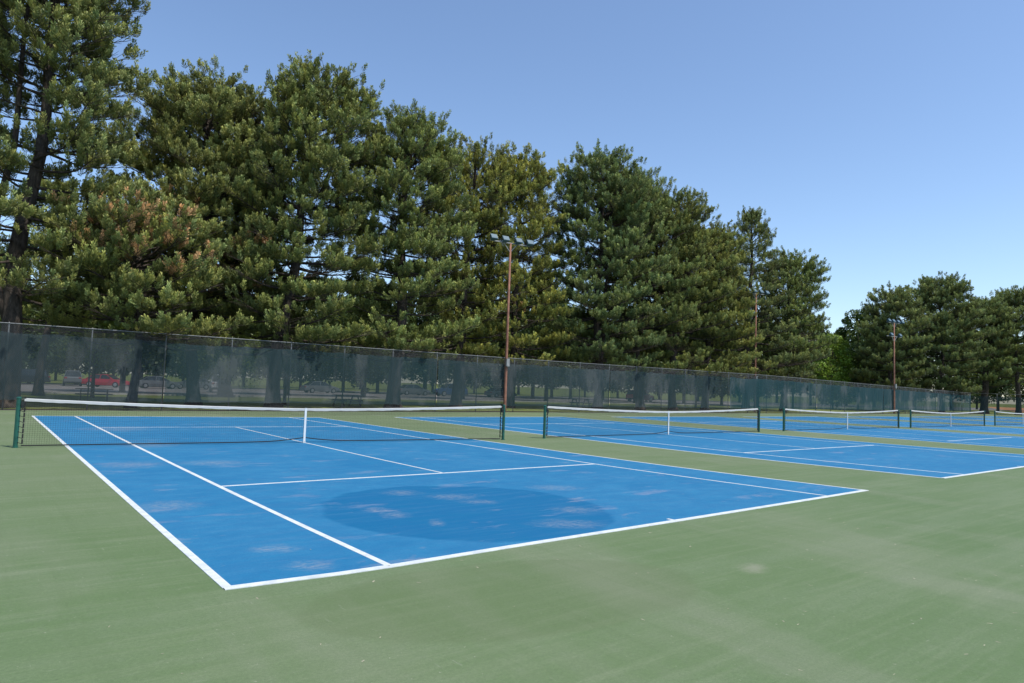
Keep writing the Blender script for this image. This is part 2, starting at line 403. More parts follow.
# ------------------------------------------------------------ tennis nets
def make_net(pl, pr, fine=True):
    """origin at the left post base, net runs along local +x"""
    pl = Vector((*pl, 0)); pr = Vector((*pr, 0)); W = (pr-pl).length
    root = empty('tennis_net', pl, math.atan2(pr.y-pl.y, pr.x-pl.x))
    H, Hc = 1.07, .914
    a, b = .10, W-.10
    def top(x):
        t = abs((x-W/2)/(W/2)); return Hc+(H-Hc)*(t**1.6)-.01
    def bot(x):
        d = abs(x-W/2); return .045+.10*math.exp(-(d/.55)**1.3)
    st = .046 if fine else .12
    mb = MB(); wth = .0014 if fine else .003
    nx = int((b-a)/st); nz = 22 if fine else 9
    xs = [a+(b-a)*i/nx for i in range(nx+1)]
    for x in xs:
        mb.tube([(x, 0, bot(x)), (x, 0, top(x))], wth, 3, False)
    for j in range(1, nz):
        s = j/nz
        P = [(x, 0, lerp(bot(x), top(x)-.05, s)) for x in xs[::2]+[xs[-1]]]
        mb.tube(P, wth, 3, False)
    # doubled mesh of the upper rows
    for j in range(7):
        P = [(x, .004, top(x)-.055-.02*j) for x in xs[::3]+[xs[-1]]]
        mb.tube(P, .002, 3, False)
    mb.build('netting', M_CORD, root)
    mb = MB(); mb.tube([(x, 0, bot(x)) for x in xs], .013, 6); mb.build('bottom_cord', M_CORD, root, True)
    # head tape: folded vinyl band
    mb = MB()
    vs = []; fs = []
    for i, x in enumerate(xs):
        t = top(x)+.012; wob = .004*math.sin(x*7.3)+.002*math.sin(x*23)
        for (y, z) in ((-.010, t-.065+wob), (-.011, t-.01), (0, t), (.011, t-.01), (.010, t-.065+wob), (0, t-.064+wob)):
            vs.append((x, y, z))
        if i:
            for q in range(6):
                q2 = (q+1) % 6; fs.append(((i-1)*6+q, (i-1)*6+q2, i*6+q2, i*6+q))
    mb.add(vs, fs); mb.build('head_tape', M_TAPE, root)
    mb = MB(); mb.box((W/2, -.014, top(W/2)/2+.01), (.055, .006, top(W/2)+.02)); mb.box((W/2, .014, top(W/2)/2+.01), (.055, .006, top(W/2)+.02))
    mb.box((W/2, 0, top(W/2)+.018), (.055, .034, .006)); mb.build('centre_strap', M_STRAP, root)
    mb = MB(); mb.tube([(W/2, 0, 0), (W/2, 0, .06)], .02, 6); mb.build('strap_anchor', M_GALV, root)
    for s, x in ((-1, 0), (1, W)):
        mb = MB(); mb.tube([(x, 0, -.02), (x, 0, .02), (x, 0, .021), (x, 0, 1.06)], [.06, .06, .045, .045], 14)
        mb.tube([(x, 0, 1.06), (x, 0, 1.085), (x, 0, 1.10)], [.05, .05, .03], 14)
        po = mb.build('net_post', M_POSTG, root, False)
        # crank and winding reel on the inside face
        mb = MB(); xi = x-s*.075
        mb.box((xi, 0, .93), (.06, .07, .14)); mb.tube([(xi, -.03, .93), (xi, -.10, .93)], .012, 6); mb.tube([(xi, -.10, .93), (xi, -.10, .83)], .010, 6)
        mb.build('winch', M_DARKMETAL, po)
        # side band and lacing of the net
        mb = MB(); xb = x-s*.115
        for q in range(9):
            z = .08+q*.115
            mb.tube([(xb, 0, z), (x-s*.03, -.04, z+.04)], .006, 4); mb.box((xb, 0, z+.05), (.03, .02, .10))
        mb.build('side_band', M_CORD, root)
        mb = MB(); mb.tube([(x-s*.045, 0, 1.04), (xb, 0, top(xb))], .005, 5); mb.build('net_cable', M_GALV, root)
    return root
NETS = [((-.89, 12.55), (11.50, 11.35)), ((13.30, 11.45), (26.45, 11.75)), ((28.70, 11.85), (41.35, 11.9)),
        ((42.75, 11.8), (55.3, 11.85)), ((57.6, 11.9), (70.3, 11.9)), ((72.1, 11.9), (84.8, 11.9)), ((86.7, 11.9), (99.4, 11.9))]
NL = ['black tennis net with white tape on the nearest court, leftmost of the row',
      'second tennis net from the left, across the court beside the nearest one',
      'third tennis net from the left, standing on the middle courts',
      'fourth tennis net from the left, ending near the dark tree at the fence corner',
      'distant fifth tennis net, cut by the right edge of the photo',
      'sixth tennis net, beyond the one cut by the right edge', 'farthest tennis net of the row']
for i, (a, b) in enumerate(NETS[:5]):
    r_ = make_net(a, b, i < 2); tag(r_, NL[i], 'tennis net', 'tennis nets across the courts')

# ------------------------------------------------------------ fence
FY = 29.6
def ftop(x): return interp([(-12, 3.62), (10, 3.58), (30, 3.5), (56, 3.5), (82, 3.18), (108, 2.88), (116, 2.85)], x)
FX0, FX1 = -9.65, 107.35
fence = empty('chain_link_fence', (0, 0, 0), label='long tall chain link fence with dark green windscreen behind the courts', cat='fence')
px_ = []; x = FX0
while x < FX1+.1: px_.append(x); x += 3.0
for x in px_:
    t = ftop(x); mb = MB(); big = abs(x-FX1) < .2
    rr = .045 if big else .03
    mb.tube([(x, FY+.03, -.05), (x, FY+.03, t+.02), (x, FY+.03, t+.06)], [rr, rr, rr*.5], 10)
    mb.build('fence_post', M_GALV, fence, True)
mb = MB(); mb.tube([(x, FY, ftop(x)) for x in px_], .024, 8); mb.build('top_rail', M_GALV, fence, True)
# woven wire: two families of diagonal wires, drawn as thin triangular rods
def rods(A, B, r):
    A = np.asarray(A); B = np.asarray(B); D = B-A; D /= np.linalg.norm(D, axis=1)[:, None]
    ref = np.array([0, 1., 0]); U = np.cross(D, ref); U /= np.linalg.norm(U, axis=1)[:, None]; W_ = np.cross(D, U)
    out = []
    offs = [(U*math.cos(a)+W_*math.sin(a))*r for a in (0, 2.094, 4.189)]
    for q in range(3):
        o1, o2 = offs[q], offs[(q+1) % 3]
        out.append(np.stack([A+o1, B+o1, B+o2, A+o2], 1))
    return np.concatenate(out).reshape(-1, 3)
A = []; B = []
x = FX0-3.5
while x < FX1:
    for s, yo in ((1, .004), (-1, -.004)):
        h = ftop(min(max(x, FX0), FX1)); xa, xb = (x, x+h*.9) if s > 0 else (x+h*.9, x)
        ta, tb = 0., 1.
        # clip to the ends
        d = xb-xa
        for lim, sign in ((FX0, 1), (FX1, -1)):
            tt = (lim-xa)/d
            if 0 < tt < 1:
                ins = (xa-lim)*sign > 0
                if ins: tb = min(tb, tt)
                else: ta = max(ta, tt)
        mid = xa+d*(ta+tb)/2
        if ta < tb and FX0 < mid < FX1:
            A.append((xa+d*ta, FY+yo, .03+(h-.03)*ta)); B.append((xa+d*tb, FY+yo, .03+(h-.03)*tb))
    x += .065
fast_mesh('wire_mesh', rods(A, B, .0026), 4, M_GALV, parent=fence)
# windscreen panels, each spanning five bays, with rippled top edge
rnd = random.Random(11)
def screen_panel(x0, x1, seed):
    n = int((x1-x0)/.14); m_ = 12; vs = []; fs = []
    for i in range(n+1):
        x = lerp(x0, x1, i/n); tz = ftop(x)-.36
        rip = .05*mnoise.noise(Vector((x*1.3, seed, 0)))+.035*abs(math.sin(x*math.pi/1.0))
        sag = .12*max(0, mnoise.noise(Vector((x*.35, seed*3, 5))))
        zt = tz-rip-sag; zb = .40+.03*mnoise.noise(Vector((x*.8, seed, 9)))
        for j in range(m_+1):
            s = j/m_; z = lerp(zb, zt, s)
            y = FY-.045-.07*abs(mnoise.noise(Vector((x*1.7, z*.45, seed))))-.03*abs(mnoise.noise(Vector((x*6, z*2, seed))))*(1 if s > .85 else .3)
            vs.append((x, y, z))
    for i in range(n):
        for j in range(m_):
            a = i*(m_+1)+j; fs.append((a, a+m_+1, a+m_+2, a+1))
    o = mesh_obj('windscreen', vs, fs, M_SHEER if x0 < -2 else M_SCREEN if x0 < 48 else M_DENSE, fence, True)
i = 0; x = FX0
while x < FX1-1:
    x1 = min(x+15, FX1); screen_panel(x+.04, x1-.04, i+1.5); x = x1; i += 1
# return fence at the far end
fence2 = empty('chain_link_fence', (0, 0, 0), label='short dark return fence at the far right end of the long fence', cat='fence')
RX = FX1+.3
for q in range(5):
    y = FY+.2-q*3.0; mb = MB(); mb.tube([(RX+q*.9, y, -.05), (RX+q*.9, y, 2.9)], .03, 8); mb.build('fence_post', M_GALV, fence2, True)
mb = MB(); mb.tube([(RX, FY+.2, 2.88), (RX+3.6, FY+.2-12, 2.88)], .024, 8); mb.build('top_rail', M_GALV, fence2, True)
vs = []; fs = []
for i in range(61):
    t = i/60
    for j in range(7): vs.append((RX-.06+3.6*t, FY+.2-12*t, lerp(.3, 2.5, j/6)+.03*math.sin(i*1.3)*(j == 6)))
for i in range(60):
    for j in range(6): a = i*7+j; fs.append((a, a+7, a+8, a+1))
mesh_obj('windscreen', vs, fs, M_SCREEN, fence2, True)

# ------------------------------------------------------------ floodlight poles
def flood_pole(x, y, h, label, two=False):
    root = empty('floodlight_pole', (x, y, 0), R(-6)); tag(root, label, 'floodlight', 'floodlight poles along the fence')
    mb = MB(); mb.tube([(0, 0, -.05), (0, 0, .3), (0, 0, h*.5), (.02, 0, h)], [.105, .10, .085, .06], 12); mb.build('pole', M_RUST, root, True)
    mb = MB(); mb.box((0, -.17, 3.2), (.22, .14, .5)); mb.build('control_box', M_WHITEM, root)
    for hz in ((h, h-1.6) if two else (h,)):
        W_ = 1.55
        mb = MB(); mb.bar((-W_, 0, hz), (W_, 0, hz), .08, .08)
        mb.bar((-.55, 0, hz), (0, 0, hz-.6), .05, .04); mb.bar((.55, 0, hz), (0, 0, hz-.6), .05, .04)
        mb.build('cross_arm', M_WHITEM, root)
        for xx in ((-1.4, -.5, .5, 1.4) if hz == h else (-.9, .9)):
            mb = MB()
            rot = Matrix.Rotation(R(-35), 3, 'X')
            c = Vector((xx, -.18, hz+.16)); vs = []
            for (sx, sz, yy) in ((.24, .19, -.12), (.21, .16, .06), (.10, .08, .22)):
                for a_, b_ in ((-1, -1), (1, -1), (1, 1), (-1, 1)): vs.append(c+rot @ Vector((a_*sx, yy, b_*sz)))
            fs = [(0, 1, 2, 3), (11, 10, 9, 8)]
            for l_ in range(2):
                for q in range(4): fs.append((l_*4+q, l_*4+4+q, l_*4+4+(q+1) % 4, l_*4+(q+1) % 4))
            mb.add(vs, fs); mb.bar((xx, 0, hz), (xx, -.1, hz+.12), .05, .05)
            lamp = mb.build('floodlight_head', M_BLUEGREY, root)
            vs = [c+rot @ Vector((a_*.215, -.125, b_*.165)) for a_, b_ in ((-1, -1), (1, -1), (1, 1), (-1, 1))]
            vs += [v+rot @ Vector((0, -.01, 0)) for v in vs]
            mesh_obj('lens', vs, [(0, 1, 2, 3), (7, 6, 5, 4), (0, 4, 5, 1), (1, 5, 6, 2), (2, 6, 7, 3), (3, 7, 4, 0)], M_LAMPLENS, lamp)
flood_pole(25.45, 29.35, 11.05, 'rusty brown floodlight pole rising behind the gap between the first two nets')
flood_pole(57.6, 31.6, 11.5, 'brown floodlight pole half hidden in pines behind the end of the second net')
flood_pole(82.7, 29.35, 10.6, 'thin floodlight pole with two cross arms at the far right of the fence', True)
flood_pole(104.0, 16.5, 9.0, 'small distant floodlight pole beyond the fourth net') if False else None

# ------------------------------------------------------------ trees
def npn(v): return v/np.maximum(np.linalg.norm(v, axis=-1, keepdims=True), 1e-9)

def tuft_mesh(C, A, rng, blades, ln, wd, spread, col):
    """bottle-brush shoots: needle bundles leaving a short upright axis"""
    T = len(C); B = blades
    A = npn(A+rng.normal(0, .20, A.shape)); L = (ln*rng.uniform(.7, 1.25, (T, 1, 1)))
    s = rng.uniform(0, 1, (T, B, 1))
    rad = npn(np.cross(A[:, None, :], rng.normal(0, 1, (T, B, 3))))
    d = npn(A[:, None, :]*(.55+.5*s)+rad*spread)
    c = C[:, None, :]+A[:, None, :]*L*s
    l = ln*.40*rng.uniform(.75, 1.2, (T, B, 1))*(1.1-.35*s)
    p = npn(np.cross(d, rng.normal(0, 1, (T, B, 3))))*wd
    V = np.stack([c, c+d*l+p, c+d*l-p], 2)
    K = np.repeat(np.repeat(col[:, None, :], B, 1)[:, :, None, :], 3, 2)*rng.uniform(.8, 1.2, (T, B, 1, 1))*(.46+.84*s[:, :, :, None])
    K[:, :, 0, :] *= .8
    return V.reshape(-1, 3), K.reshape(-1, 3)

def prof(shape, t):
    if shape == 'dome':
        return .88+.12*min(1, t/.3) if t < .55 else math.sqrt(max(0, 1-((t-.55)/.47)**2))
    if shape == 'cone':
        return (.88+.12*min(1, t/.2))*max(0, 1-t)**.48*1.08
    if shape == 'open':
        return (.95 if t < .35 else 1.0) * (1 if t < .55 else math.sqrt(max(0, 1-((t-.55)/.5)**2)))
    return 1-t

GREEN = np.array([.285, .300, .100])
SKIRT = {3: 1.42, 19: 1.15, 6: 1.4, 7: 1.3, 8: 1.42, 9: 1.45, 10: 1.42, 11: 1.5, 12: 1.4, 4: 1.15}
GAPS = {5: .14, 6: .12, 4: .06, 3: .05, 11: .10, 7: .04, 12: .06}
def pine(xy, H, Rr, zb, seed, label, shape='dome', top=(0, 0), nb=80, dens=1.0, tone=(1, 1, 1), dead=None, rt_=.30, twin=0, tuft=.50, group='pines in the row behind the fence', cut=None, blades=54, gap=-.24, sparse=0):
    rnd = random.Random(seed); rng = np.random.default_rng(seed)
    root = empty('pine_tree', (xy[0], xy[1], 0)); tag(root, label, 'pine tree', group)
    mb = MB(); C = []; AX = []; TN = []
    def tpos(z):
        s = min(1, z/H); return Vector((top[0]*s**1.3+.18*math.sin(z*.55+seed), top[1]*s**1.3+.15*math.cos(z*.47+seed*2), z))
    def trad(z): return rt_*(1-z/H)**.8*(1+.55*math.exp(-z/.35))+.02
    zs = [0, .15, .35, .8]+[1.5+i*(H-1.7)/12 for i in range(13)]
    mb.tube([tpos(z)+Vector((0, 0, -.05 if z == 0 else 0)) for z in zs], [trad(z) for z in zs], 12)
    if twin:
        off = Vector((twin, .2, 0)); z0 = 3.5
        ps = [tpos(z0)]+[tpos(z)+off*min(1, (z-z0)/3) for z in (5, 6.5, 9, 12, H*.8, H*.95)]
        mb.tube(ps, [rt_*.6*(1-q*.13) for q in range(7)], 9)
    gap += GAPS.get(seed, 0)
    H -= .4; nb = int(nb*1.35)
    for i in range(nb):
        te = (i+.5)/nb; te = 1-(1-te)**1.45
        ze = zb+(H-zb)*te
        az = i*2.39996+rnd.uniform(-.35, .35)
        L = Rr*prof(shape, te)*rnd.uniform(.72, 1.08)
        L = max(.5, L)*(1+(SKIRT.get(seed, 1)-1)*max(0, 1-te/.4))
        if te < .22 and rnd.random() < .18: continue
        if te < .55 and rnd.random() < sparse: continue
        slope = lerp(.02, .55, te**1.6)+rnd.uniform(-.08, .12)
        if te > .93: slope = 1.2
        zs_ = min(max(ze-slope*L, 2.2), H-.5)
        s0 = tpos(zs_); du = Vector((math.cos(az), math.sin(az), 0))
        s1 = tpos(ze); s1 = Vector((s1.x, s1.y, ze))+du*L
        n = 8; P = []
        for q in range(n+1):
            t = q/n; b = s0.lerp(s1, t); b.z += -.10*L*math.sin(math.pi*t)*(1-te)+.02*math.sin(t*9+i)
            b += Vector((-du.y, du.x, 0))*.06*L*math.sin(t*4+i)
            P.append(b)
        r0 = min(.10, .022+.015*L)*(.75 if te > .5 else 1)
        mb.tube(P, [lerp(r0, .012, q/n) for q in range(n+1)], 5, False)
        isdead = 0
        if dead:
            for (dx, dy, dz, dr) in dead:
                if (s1-Vector((dx, dy, dz))).length < dr: isdead = 1
        tn = rnd.uniform(.82, 1.2)
        # laterals
        nl = max(5, int(L*4.4))
        for q in range(nl+1):
            s = lerp(.28, 1, q/nl); k_ = s*n; a = min(int(k_), n-1); b0 = P[a].lerp(P[a+1], k_-a)
            side = 1 if q % 2 else -1
            ll = lerp(.42, .14, s)*L*rnd.uniform(.7, 1.2)+.22
            ang = az+side*R(rnd.uniform(32, 68))
            if q == nl: ang = az; ll = .5
            dl = Vector((math.cos(ang), math.sin(ang), rnd.uniform(.05, .35)+.35*te))
            e = b0+dl*ll
            mb.tube([b0, b0.lerp(e, .6)+Vector((0, 0, .02)), e], [.016, .011, .007], 3, False)
            nt_ = max(2, int(ll/.23*dens))
            for w_ in range(nt_+1):
                f = lerp(.25, 1.0, w_/nt_)
                c_ = b0.lerp(e, f)+Vector((rnd.gauss(0, .15), rnd.gauss(0, .15), rnd.uniform(-.05, .25)))
                if f*s < .12: continue
                if mnoise.noise(Vector((c_.x*.75, c_.y*.75, c_.z*1.15))+Vector((seed*7.1, 0, 0))) < gap+.22*(1-te)**1.2: continue
                C.append(c_); AX.append((dl.normalized()*.42+Vector((0, 0, .9))).normalized()); 
                TN.append((tn*rnd.uniform(.8, 1.25), 1 if (isdead and rnd.random() < .26) else 0, f*s))
    # leader
    for q in range(14):
        z = H-1.2+q*.09; p_ = tpos(z); C.append(p_+Vector((rnd.gauss(0, .1), rnd.gauss(0, .1), 0))); AX.append(Vector((rnd.gauss(0, .3), rnd.gauss(0, .3), 1))); TN.append((1, 0, 1))
    C = np.array(C); AX = np.array(AX); TN = np.array(TN)
    if cut is not None:
        keep = cut(C+np.array([xy[0], xy[1], 0])); C = C[keep]; AX = AX[keep]; TN = TN[keep]
    col = GREEN*np.array(tone)*TN[:, :1]
    yel = rng.random(len(C))[:, None]
    col = col*(1+.35*(yel-.5)*np.array([1.6, 1.0, .2]))
    dm = TN[:, 1:2] > 0
    col = np.where(dm, np.array([.62, .36, .17])*rng.uniform(.6, 1.3, (len(C), 1)), col)
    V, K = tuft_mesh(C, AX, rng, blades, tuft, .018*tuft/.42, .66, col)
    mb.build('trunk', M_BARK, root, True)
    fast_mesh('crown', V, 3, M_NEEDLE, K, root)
    return root

def broadleaf(xy, H, Rr, zb, seed, label, tone, leaf=.13, n=9000, group=None, name='leafy_tree', rt_=.12, bend=0, cat='tree'):
    rnd = random.Random(seed); rng = np.random.default_rng(seed)
    root = empty(name, (xy[0], xy[1], 0)); tag(root, label, cat, group)
    mb = MB(); zs = [0, .2, H*.3, H*.6, H*.92]
    mb.tube([(bend*z/H, .05*math.sin(z+seed), z-(.05 if z == 0 else 0)) for z in zs], [rt_*1.3, rt_, rt_*.8, rt_*.5, .015], 9)
    cen = []; rad = []
    nc = max(10, int(26*min(2, Rr/2)))
    for i in range(nc):
        te = (i+.5)/nc; z = zb+(H-zb)*te; r_ = Rr*math.sqrt(max(.03, 1-(2*te-.85)**2/1.35))
        az = i*2.4+rnd.uniform(-.5, .5); rr = r_*rnd.uniform(.35, .85)
        p = Vector((bend*z/H+math.cos(az)*rr, math.sin(az)*rr, z)); cen.append(p); rad.append(rnd.uniform(.28, .48)*Rr*(.65+.35*(1-te)))
        st = Vector((bend*z*.7/H, 0, max(zb*.6, z-rr*.9))); md = st.lerp(p, .5)+Vector((0, 0, -.1))
        mb.tube([st, md, p], [rt_*.35, rt_*.2, .012], 5, False)
    cen = np.array(cen); rad = np.array(rad)
    idx = rng.integers(0, nc, n); d = npn(rng.normal(0, 1, (n, 3))); rr = rng.uniform(.35, 1.0, (n, 1))**.5
    c = cen[idx]+d*rad[idx][:, None]*rr*np.array([1, 1, .75])
    a = npn(d*.8+rng.normal(0, .7, (n, 3))+np.array([0, 0, .3])); u = npn(np.cross(a, rng.normal(0, 1, (n, 3)))); v = np.cross(a, u)
    s = leaf*rng.uniform(.6, 1.25, (n, 1))
    V = np.stack([c-u*s, c-v*s*.55, c+u*s, c+v*s*.55], 1).reshape(-1, 3)
    cc = rng.uniform(.75, 1.25, nc)[idx][:, None]*np.array(tone)*rng.uniform(.75, 1.25, (n, 1))
    K = np.repeat(cc[:, None, :], 4, 1).reshape(-1, 3)
    mb.build('trunk', M_BARK, root, True); fast_mesh('crown', V, 4, M_LEAF, K, root)
    return root

pine((4.5, 32.4), 10.3, 4.5, 3.4, 19, 'short pine tipped with orange dead needles, between the two tallest left pines', 'dome', (0, 0), 46, .9, (1.0, 1.0, .9), [(-2.0, -2.6, 8.4, 2.0), (1.8, -3.0, 8.2, 2.0)], .2)
pine((-.6, 32.4), 22.5, 4.1, 5.0, 1, 'tall forked dark pine at the far left, its top above the photo', 'open', (1.2, 0), 88, 1.0, (.98, 1, 1), None, .42, -1.0, sparse=.22)
pine((8.34, 37.2), 19.6, 4.9, 3.6, 2, 'broad round-topped pine with orange dead needles on its low branches', 'dome', (.2, 0), 95, 1.05, (1.02, 1.02, 1), [(-3.4, -2.6, 10.2, 1.8), (.3, -4.6, 8.0, 2.0), (1.8, -4.4, 7.0, 1.7)], .34)
pine((11.9, 33.4), 20.4, 4.3, 3.4, 3, 'tall leaning pine with bare dark trunk, right of the orange-tinged pine', 'dome', (2.0, 0), 92, 1.05, (.95, .98, .9), None, .38)
pine((19.67, 33.4), 19.2, 4.3, 3.2, 4, 'round-headed dense pine with its stout trunk base showing under the fence screen', 'dome', (.2, 0), 88, 1.0, (.92, .98, .9), None, .42)
pine((26.3, 36.2), 19.8, 4.3, 3.3, 5, 'layered pine just left of the nearest floodlight pole', 'dome', (.9, 0), 76, .9, (1.15, 1.08, .8), None, .36)
pine((31.4, 36.3), 20.2, 4.3, 3.0, 6, 'yellowish pine behind and right of the nearest floodlight pole', 'dome', (.3, 0), 78, .95, (1.16, 1.08, .8), [(-2.5, -2.0, 8.2, 1.5)], .34)
pine((38.4, 33.9), 21.3, 4.9, 3.0, 7, 'tall dark blue-green pine with two trunks, highest of the middle group', 'dome', (0, 0), 92, .95, (.85, .95, 1.0), None, .36, 1.1)
pine((44.0, 34.4), 20.9, 4.6, 3.0, 8, 'pine stepping down right of the tall dark two-trunked pine', 'dome', (-.3, 0), 84, .95, (.92, .98, .95), None, .35)
pine((48.6, 34.2), 19.9, 4.7, 3.0, 9, 'sloping pine with brighter green lower boughs over the fence', 'dome', (0, 0), 80, .95, (1.0, 1.0, .9), None, .34)
pine((53.9, 34.5), 17.8, 4.6, 3.0, 10, 'lowest pine of the sloping middle group, at its right end', 'dome', (.0, 0), 78, .95, (1.08, 1.05, .9), None, .33)
pine((62.2, 35.6), 21.2, 5.4, 3.2, 11, 'thin grey-green pine with pointed open top beside the second floodlight pole', 'cone', (1.0, 0), 80, .75, (.85, .88, .95), None, .36)
pine((67.6, 34.3), 17.6, 4.3, 2.5, 12, 'leaning feathery pine at the right end of the long row against the sky', 'dome', (1.4, 0), 74, .85, (.85, .92, .85), None, .34)
FG = 'trees at the far right beyond the fence'
pine((95.3, 35.0), 16.6, 4.4, 2.5, 14, 'dark pine behind the thin double-armed floodlight pole', 'dome', (0, 0), 60, .8, (.85, .9, .95), None, .3, 0, .60, FG)
pine((103.5, 31.8), 18.9, 5.2, 2.5, 15, 'highest rounded pine of the far right group', 'dome', (0, 0), 70, .85, (.85, .92, .98), None, .32, 0, .60, FG)
pine((116.2, 30.6), 17.2, 4.4, 4.0, 16, 'far right pine with thick dark trunk at the corner of the fence', 'dome', (.3, 0), 60, .8, (.82, .9, .95), None, .5, 0, .60, FG)
pine((121.5, 28.0), 18.8, 5.5, 5.5, 17, 'pine cut by the right edge with a slim dark trunk', 'dome', (0, 0), 60, .8, (.85, .92, .95), None, .36, 0, .60, FG)
pine((129, 24), 17.5, 5.0, 4.5, 18, 'pine just outside the right edge', 'dome', (0, 0), 50, .7, (.85, .92, .95), None, .36, 0, .60, FG) if False else None
broadleaf((92.6, 41.6), 10.0, 3.4, 1.0, 31, 'low bright yellow-green tree in the sky gap between pines', (.19, .29, .035), .17, 7500, FG)
broadleaf((99.5, 41.3), 14.2, 3.5, 1.5, 32, 'dark green leafy tree right of the bright low tree', (.045, .095, .025), .18, 9000, FG)
broadleaf((101.5, 38.6), 12.8, 2.6, 1.5, 33, 'mid green leafy tree left of the thin double-armed pole', (.075, .12, .03), .18, 6000, FG)
broadleaf((73.2, 36.5), 13.0, 2.4, 2.5, 34, 'grey-green airy tree under the leaning feathery pine', (.10, .125, .07), .16, 5500, 'leafy trees growing among the pines')
MG = 'leafy trees growing among the pines'
broadleaf((61.0, 41), 13.5, 3.0, 2, 35, 'bright green leafy tree behind the second floodlight pole', (.12, .19, .03), .17, 6500, MG)
broadleaf((14.7, 54), 9.0, 3.2, 1.8, 36, 'yellow-green young tree behind the pale flared trunk', (.13, .17, .03), .15, 7000, MG)
broadleaf((4.6, 47), 7.2, 2.6, 2.6, 37, 'bright yellow-green small tree left of the orange-tinged pine', (.15, .19, .03), .14, 5500, MG)
broadleaf((14.2, 38), 6.2, 1.7, 3.6, 38, 'small leafy tree glowing above the fence beside the bare dark trunk', (.14, .16, .03), .12, 3600, MG)
broadleaf((19.3, 37.5), 4.4, .8, .9, 39, 'thin bright sapling seen through the fence screen', (.16, .20, .04), .08, 900, MG, 'sapling', .04)
broadleaf((-2.5, 52), 7.5, 3.2, 1.5, 40, 'leafy tree low at the left edge behind the forked pine', (.09, .13, .03), .15, 6000, MG)
# a second grey trunk, flared and sunlit, behind the orange-tinged pine
pine((14.9, 53.5), 19, 3.6, 7.0, 41, 'pine farther back with a pale flared trunk base', 'dome', (0, 0), 50, .7, (.9, .95, .9), None, .5, 0, .5, 'pines farther back in the park')
pine((2.0, 50), 14.5, 3.0, 4.5, 42, 'small pine farther back in the sky gap at the left', 'cone', (0, 0), 44, .7, (.95, .98, .9), None, .25, 0, .5, 'pines farther back in the park')

LG = 'shade trees on the lawn before the parking lot'
for i, (x, y, h, l_) in enumerate([(-2, 60, 11, 'leftmost dark shade tree on the lawn before the parking lot'), (8.6, 62, 11.5, 'dark shade tree in front of the bright red car'),
        (23.5, 63, 12, 'dark shade tree right of the white pickup truck'), (31, 61, 11, 'dark shade tree behind the bare leaning trunk'),
        (43, 60, 12, 'dark shade tree left of the nearest floodlight pole, on the lawn before the lot'), (54, 58, 11, 'dark shade tree right of the nearest floodlight pole, on the lawn before the lot'), (68, 56, 12, 'dark shade tree behind the second net, before the dark red car')]):
    broadleaf((x, y), h, 4.6, 3.4, 60+i, l_, (.05, .078, .024), .2, 7500, LG, rt_=.24)

# distant park trees: four prototypes, copied as individual trees
protoA = broadleaf((0, 0), 15, 5.6, 2.6, 51, 'x', (.055, .085, .025), .30, 8000, 'distant park trees beyond the parking lot', rt_=.25)
protoB = broadleaf((0, 0), 12.5, 5.2, 2.2, 52, 'x', (.085, .12, .03), .30, 7000, 'distant park trees beyond the parking lot', rt_=.22)
protoC = broadleaf((0, 0), 16.5, 5.0, 3.2, 53, 'x', (.04, .065, .025), .30, 7500, 'distant park trees beyond the parking lot', rt_=.28)
LAB = ['dark leafy park tree far beyond the parked cars', 'pale green park tree far beyond the parked cars', 'tall blackish park tree far beyond the parked cars']
rnd = random.Random(77); used = [0, 0, 0]
ORD = 'first second third fourth fifth sixth seventh eighth ninth tenth eleventh twelfth thirteenth fourteenth fifteenth sixteenth seventeenth eighteenth nineteenth twentieth'.split()
cnt = [0, 0, 0]
n_far = 52
for i in range(n_far):
    ad = -3+78*i/(n_far-1)+rnd.uniform(-.6, .6); az = R(ad); d = rnd.uniform(112, 150) if i % 2 else rnd.uniform(98, 112)
    if ad > 58: d += 45*min(1, (ad-58)/6)
    q = rnd.choice([0, 0, 1, 2]); pr_ = (protoA, protoB, protoC)[q]
    o = pr_ if not used[q] else dup(pr_); used[q] = 1
    o.location = (CX+d*math.sin(az), CY+d*math.cos(az), 0); s = rnd.uniform(.8, 1.15)
    o.scale = (s, s, s*rnd.uniform(.85, 1.1)); o.rotation_euler = (0, 0, rnd.uniform(0, 6.28)); cnt[q] += 1; c_ = cnt[q]; o['label'] = LAB[q]+', '+(ORD[c_-1] if c_ <= 20 else 'twenty-'+ORD[c_-21] if c_ < 30 else 'thirtieth' if c_ == 30 else 'thirty-'+ORD[c_-31])+' from the left'

# ------------------------------------------------------------ parked cars
def loft(mb, secs, closed=True):
    n = len(secs[0]); b = len(mb.v)
    for s in secs: mb.v += [tuple(p) for p in s]
    for i in range(len(secs)-1):
        for k_ in range(n):
            k2 = (k_+1) % n
            mb.f.append((b+i*n+k_, b+(i+1)*n+k_, b+(i+1)*n+k2, b+i*n+k2))
    mb.f.append(tuple(b+k_ for k_ in range(n))); mb.f.append(tuple(b+(len(secs)-1)*n+k_ for k_ in range(n))[::-1])

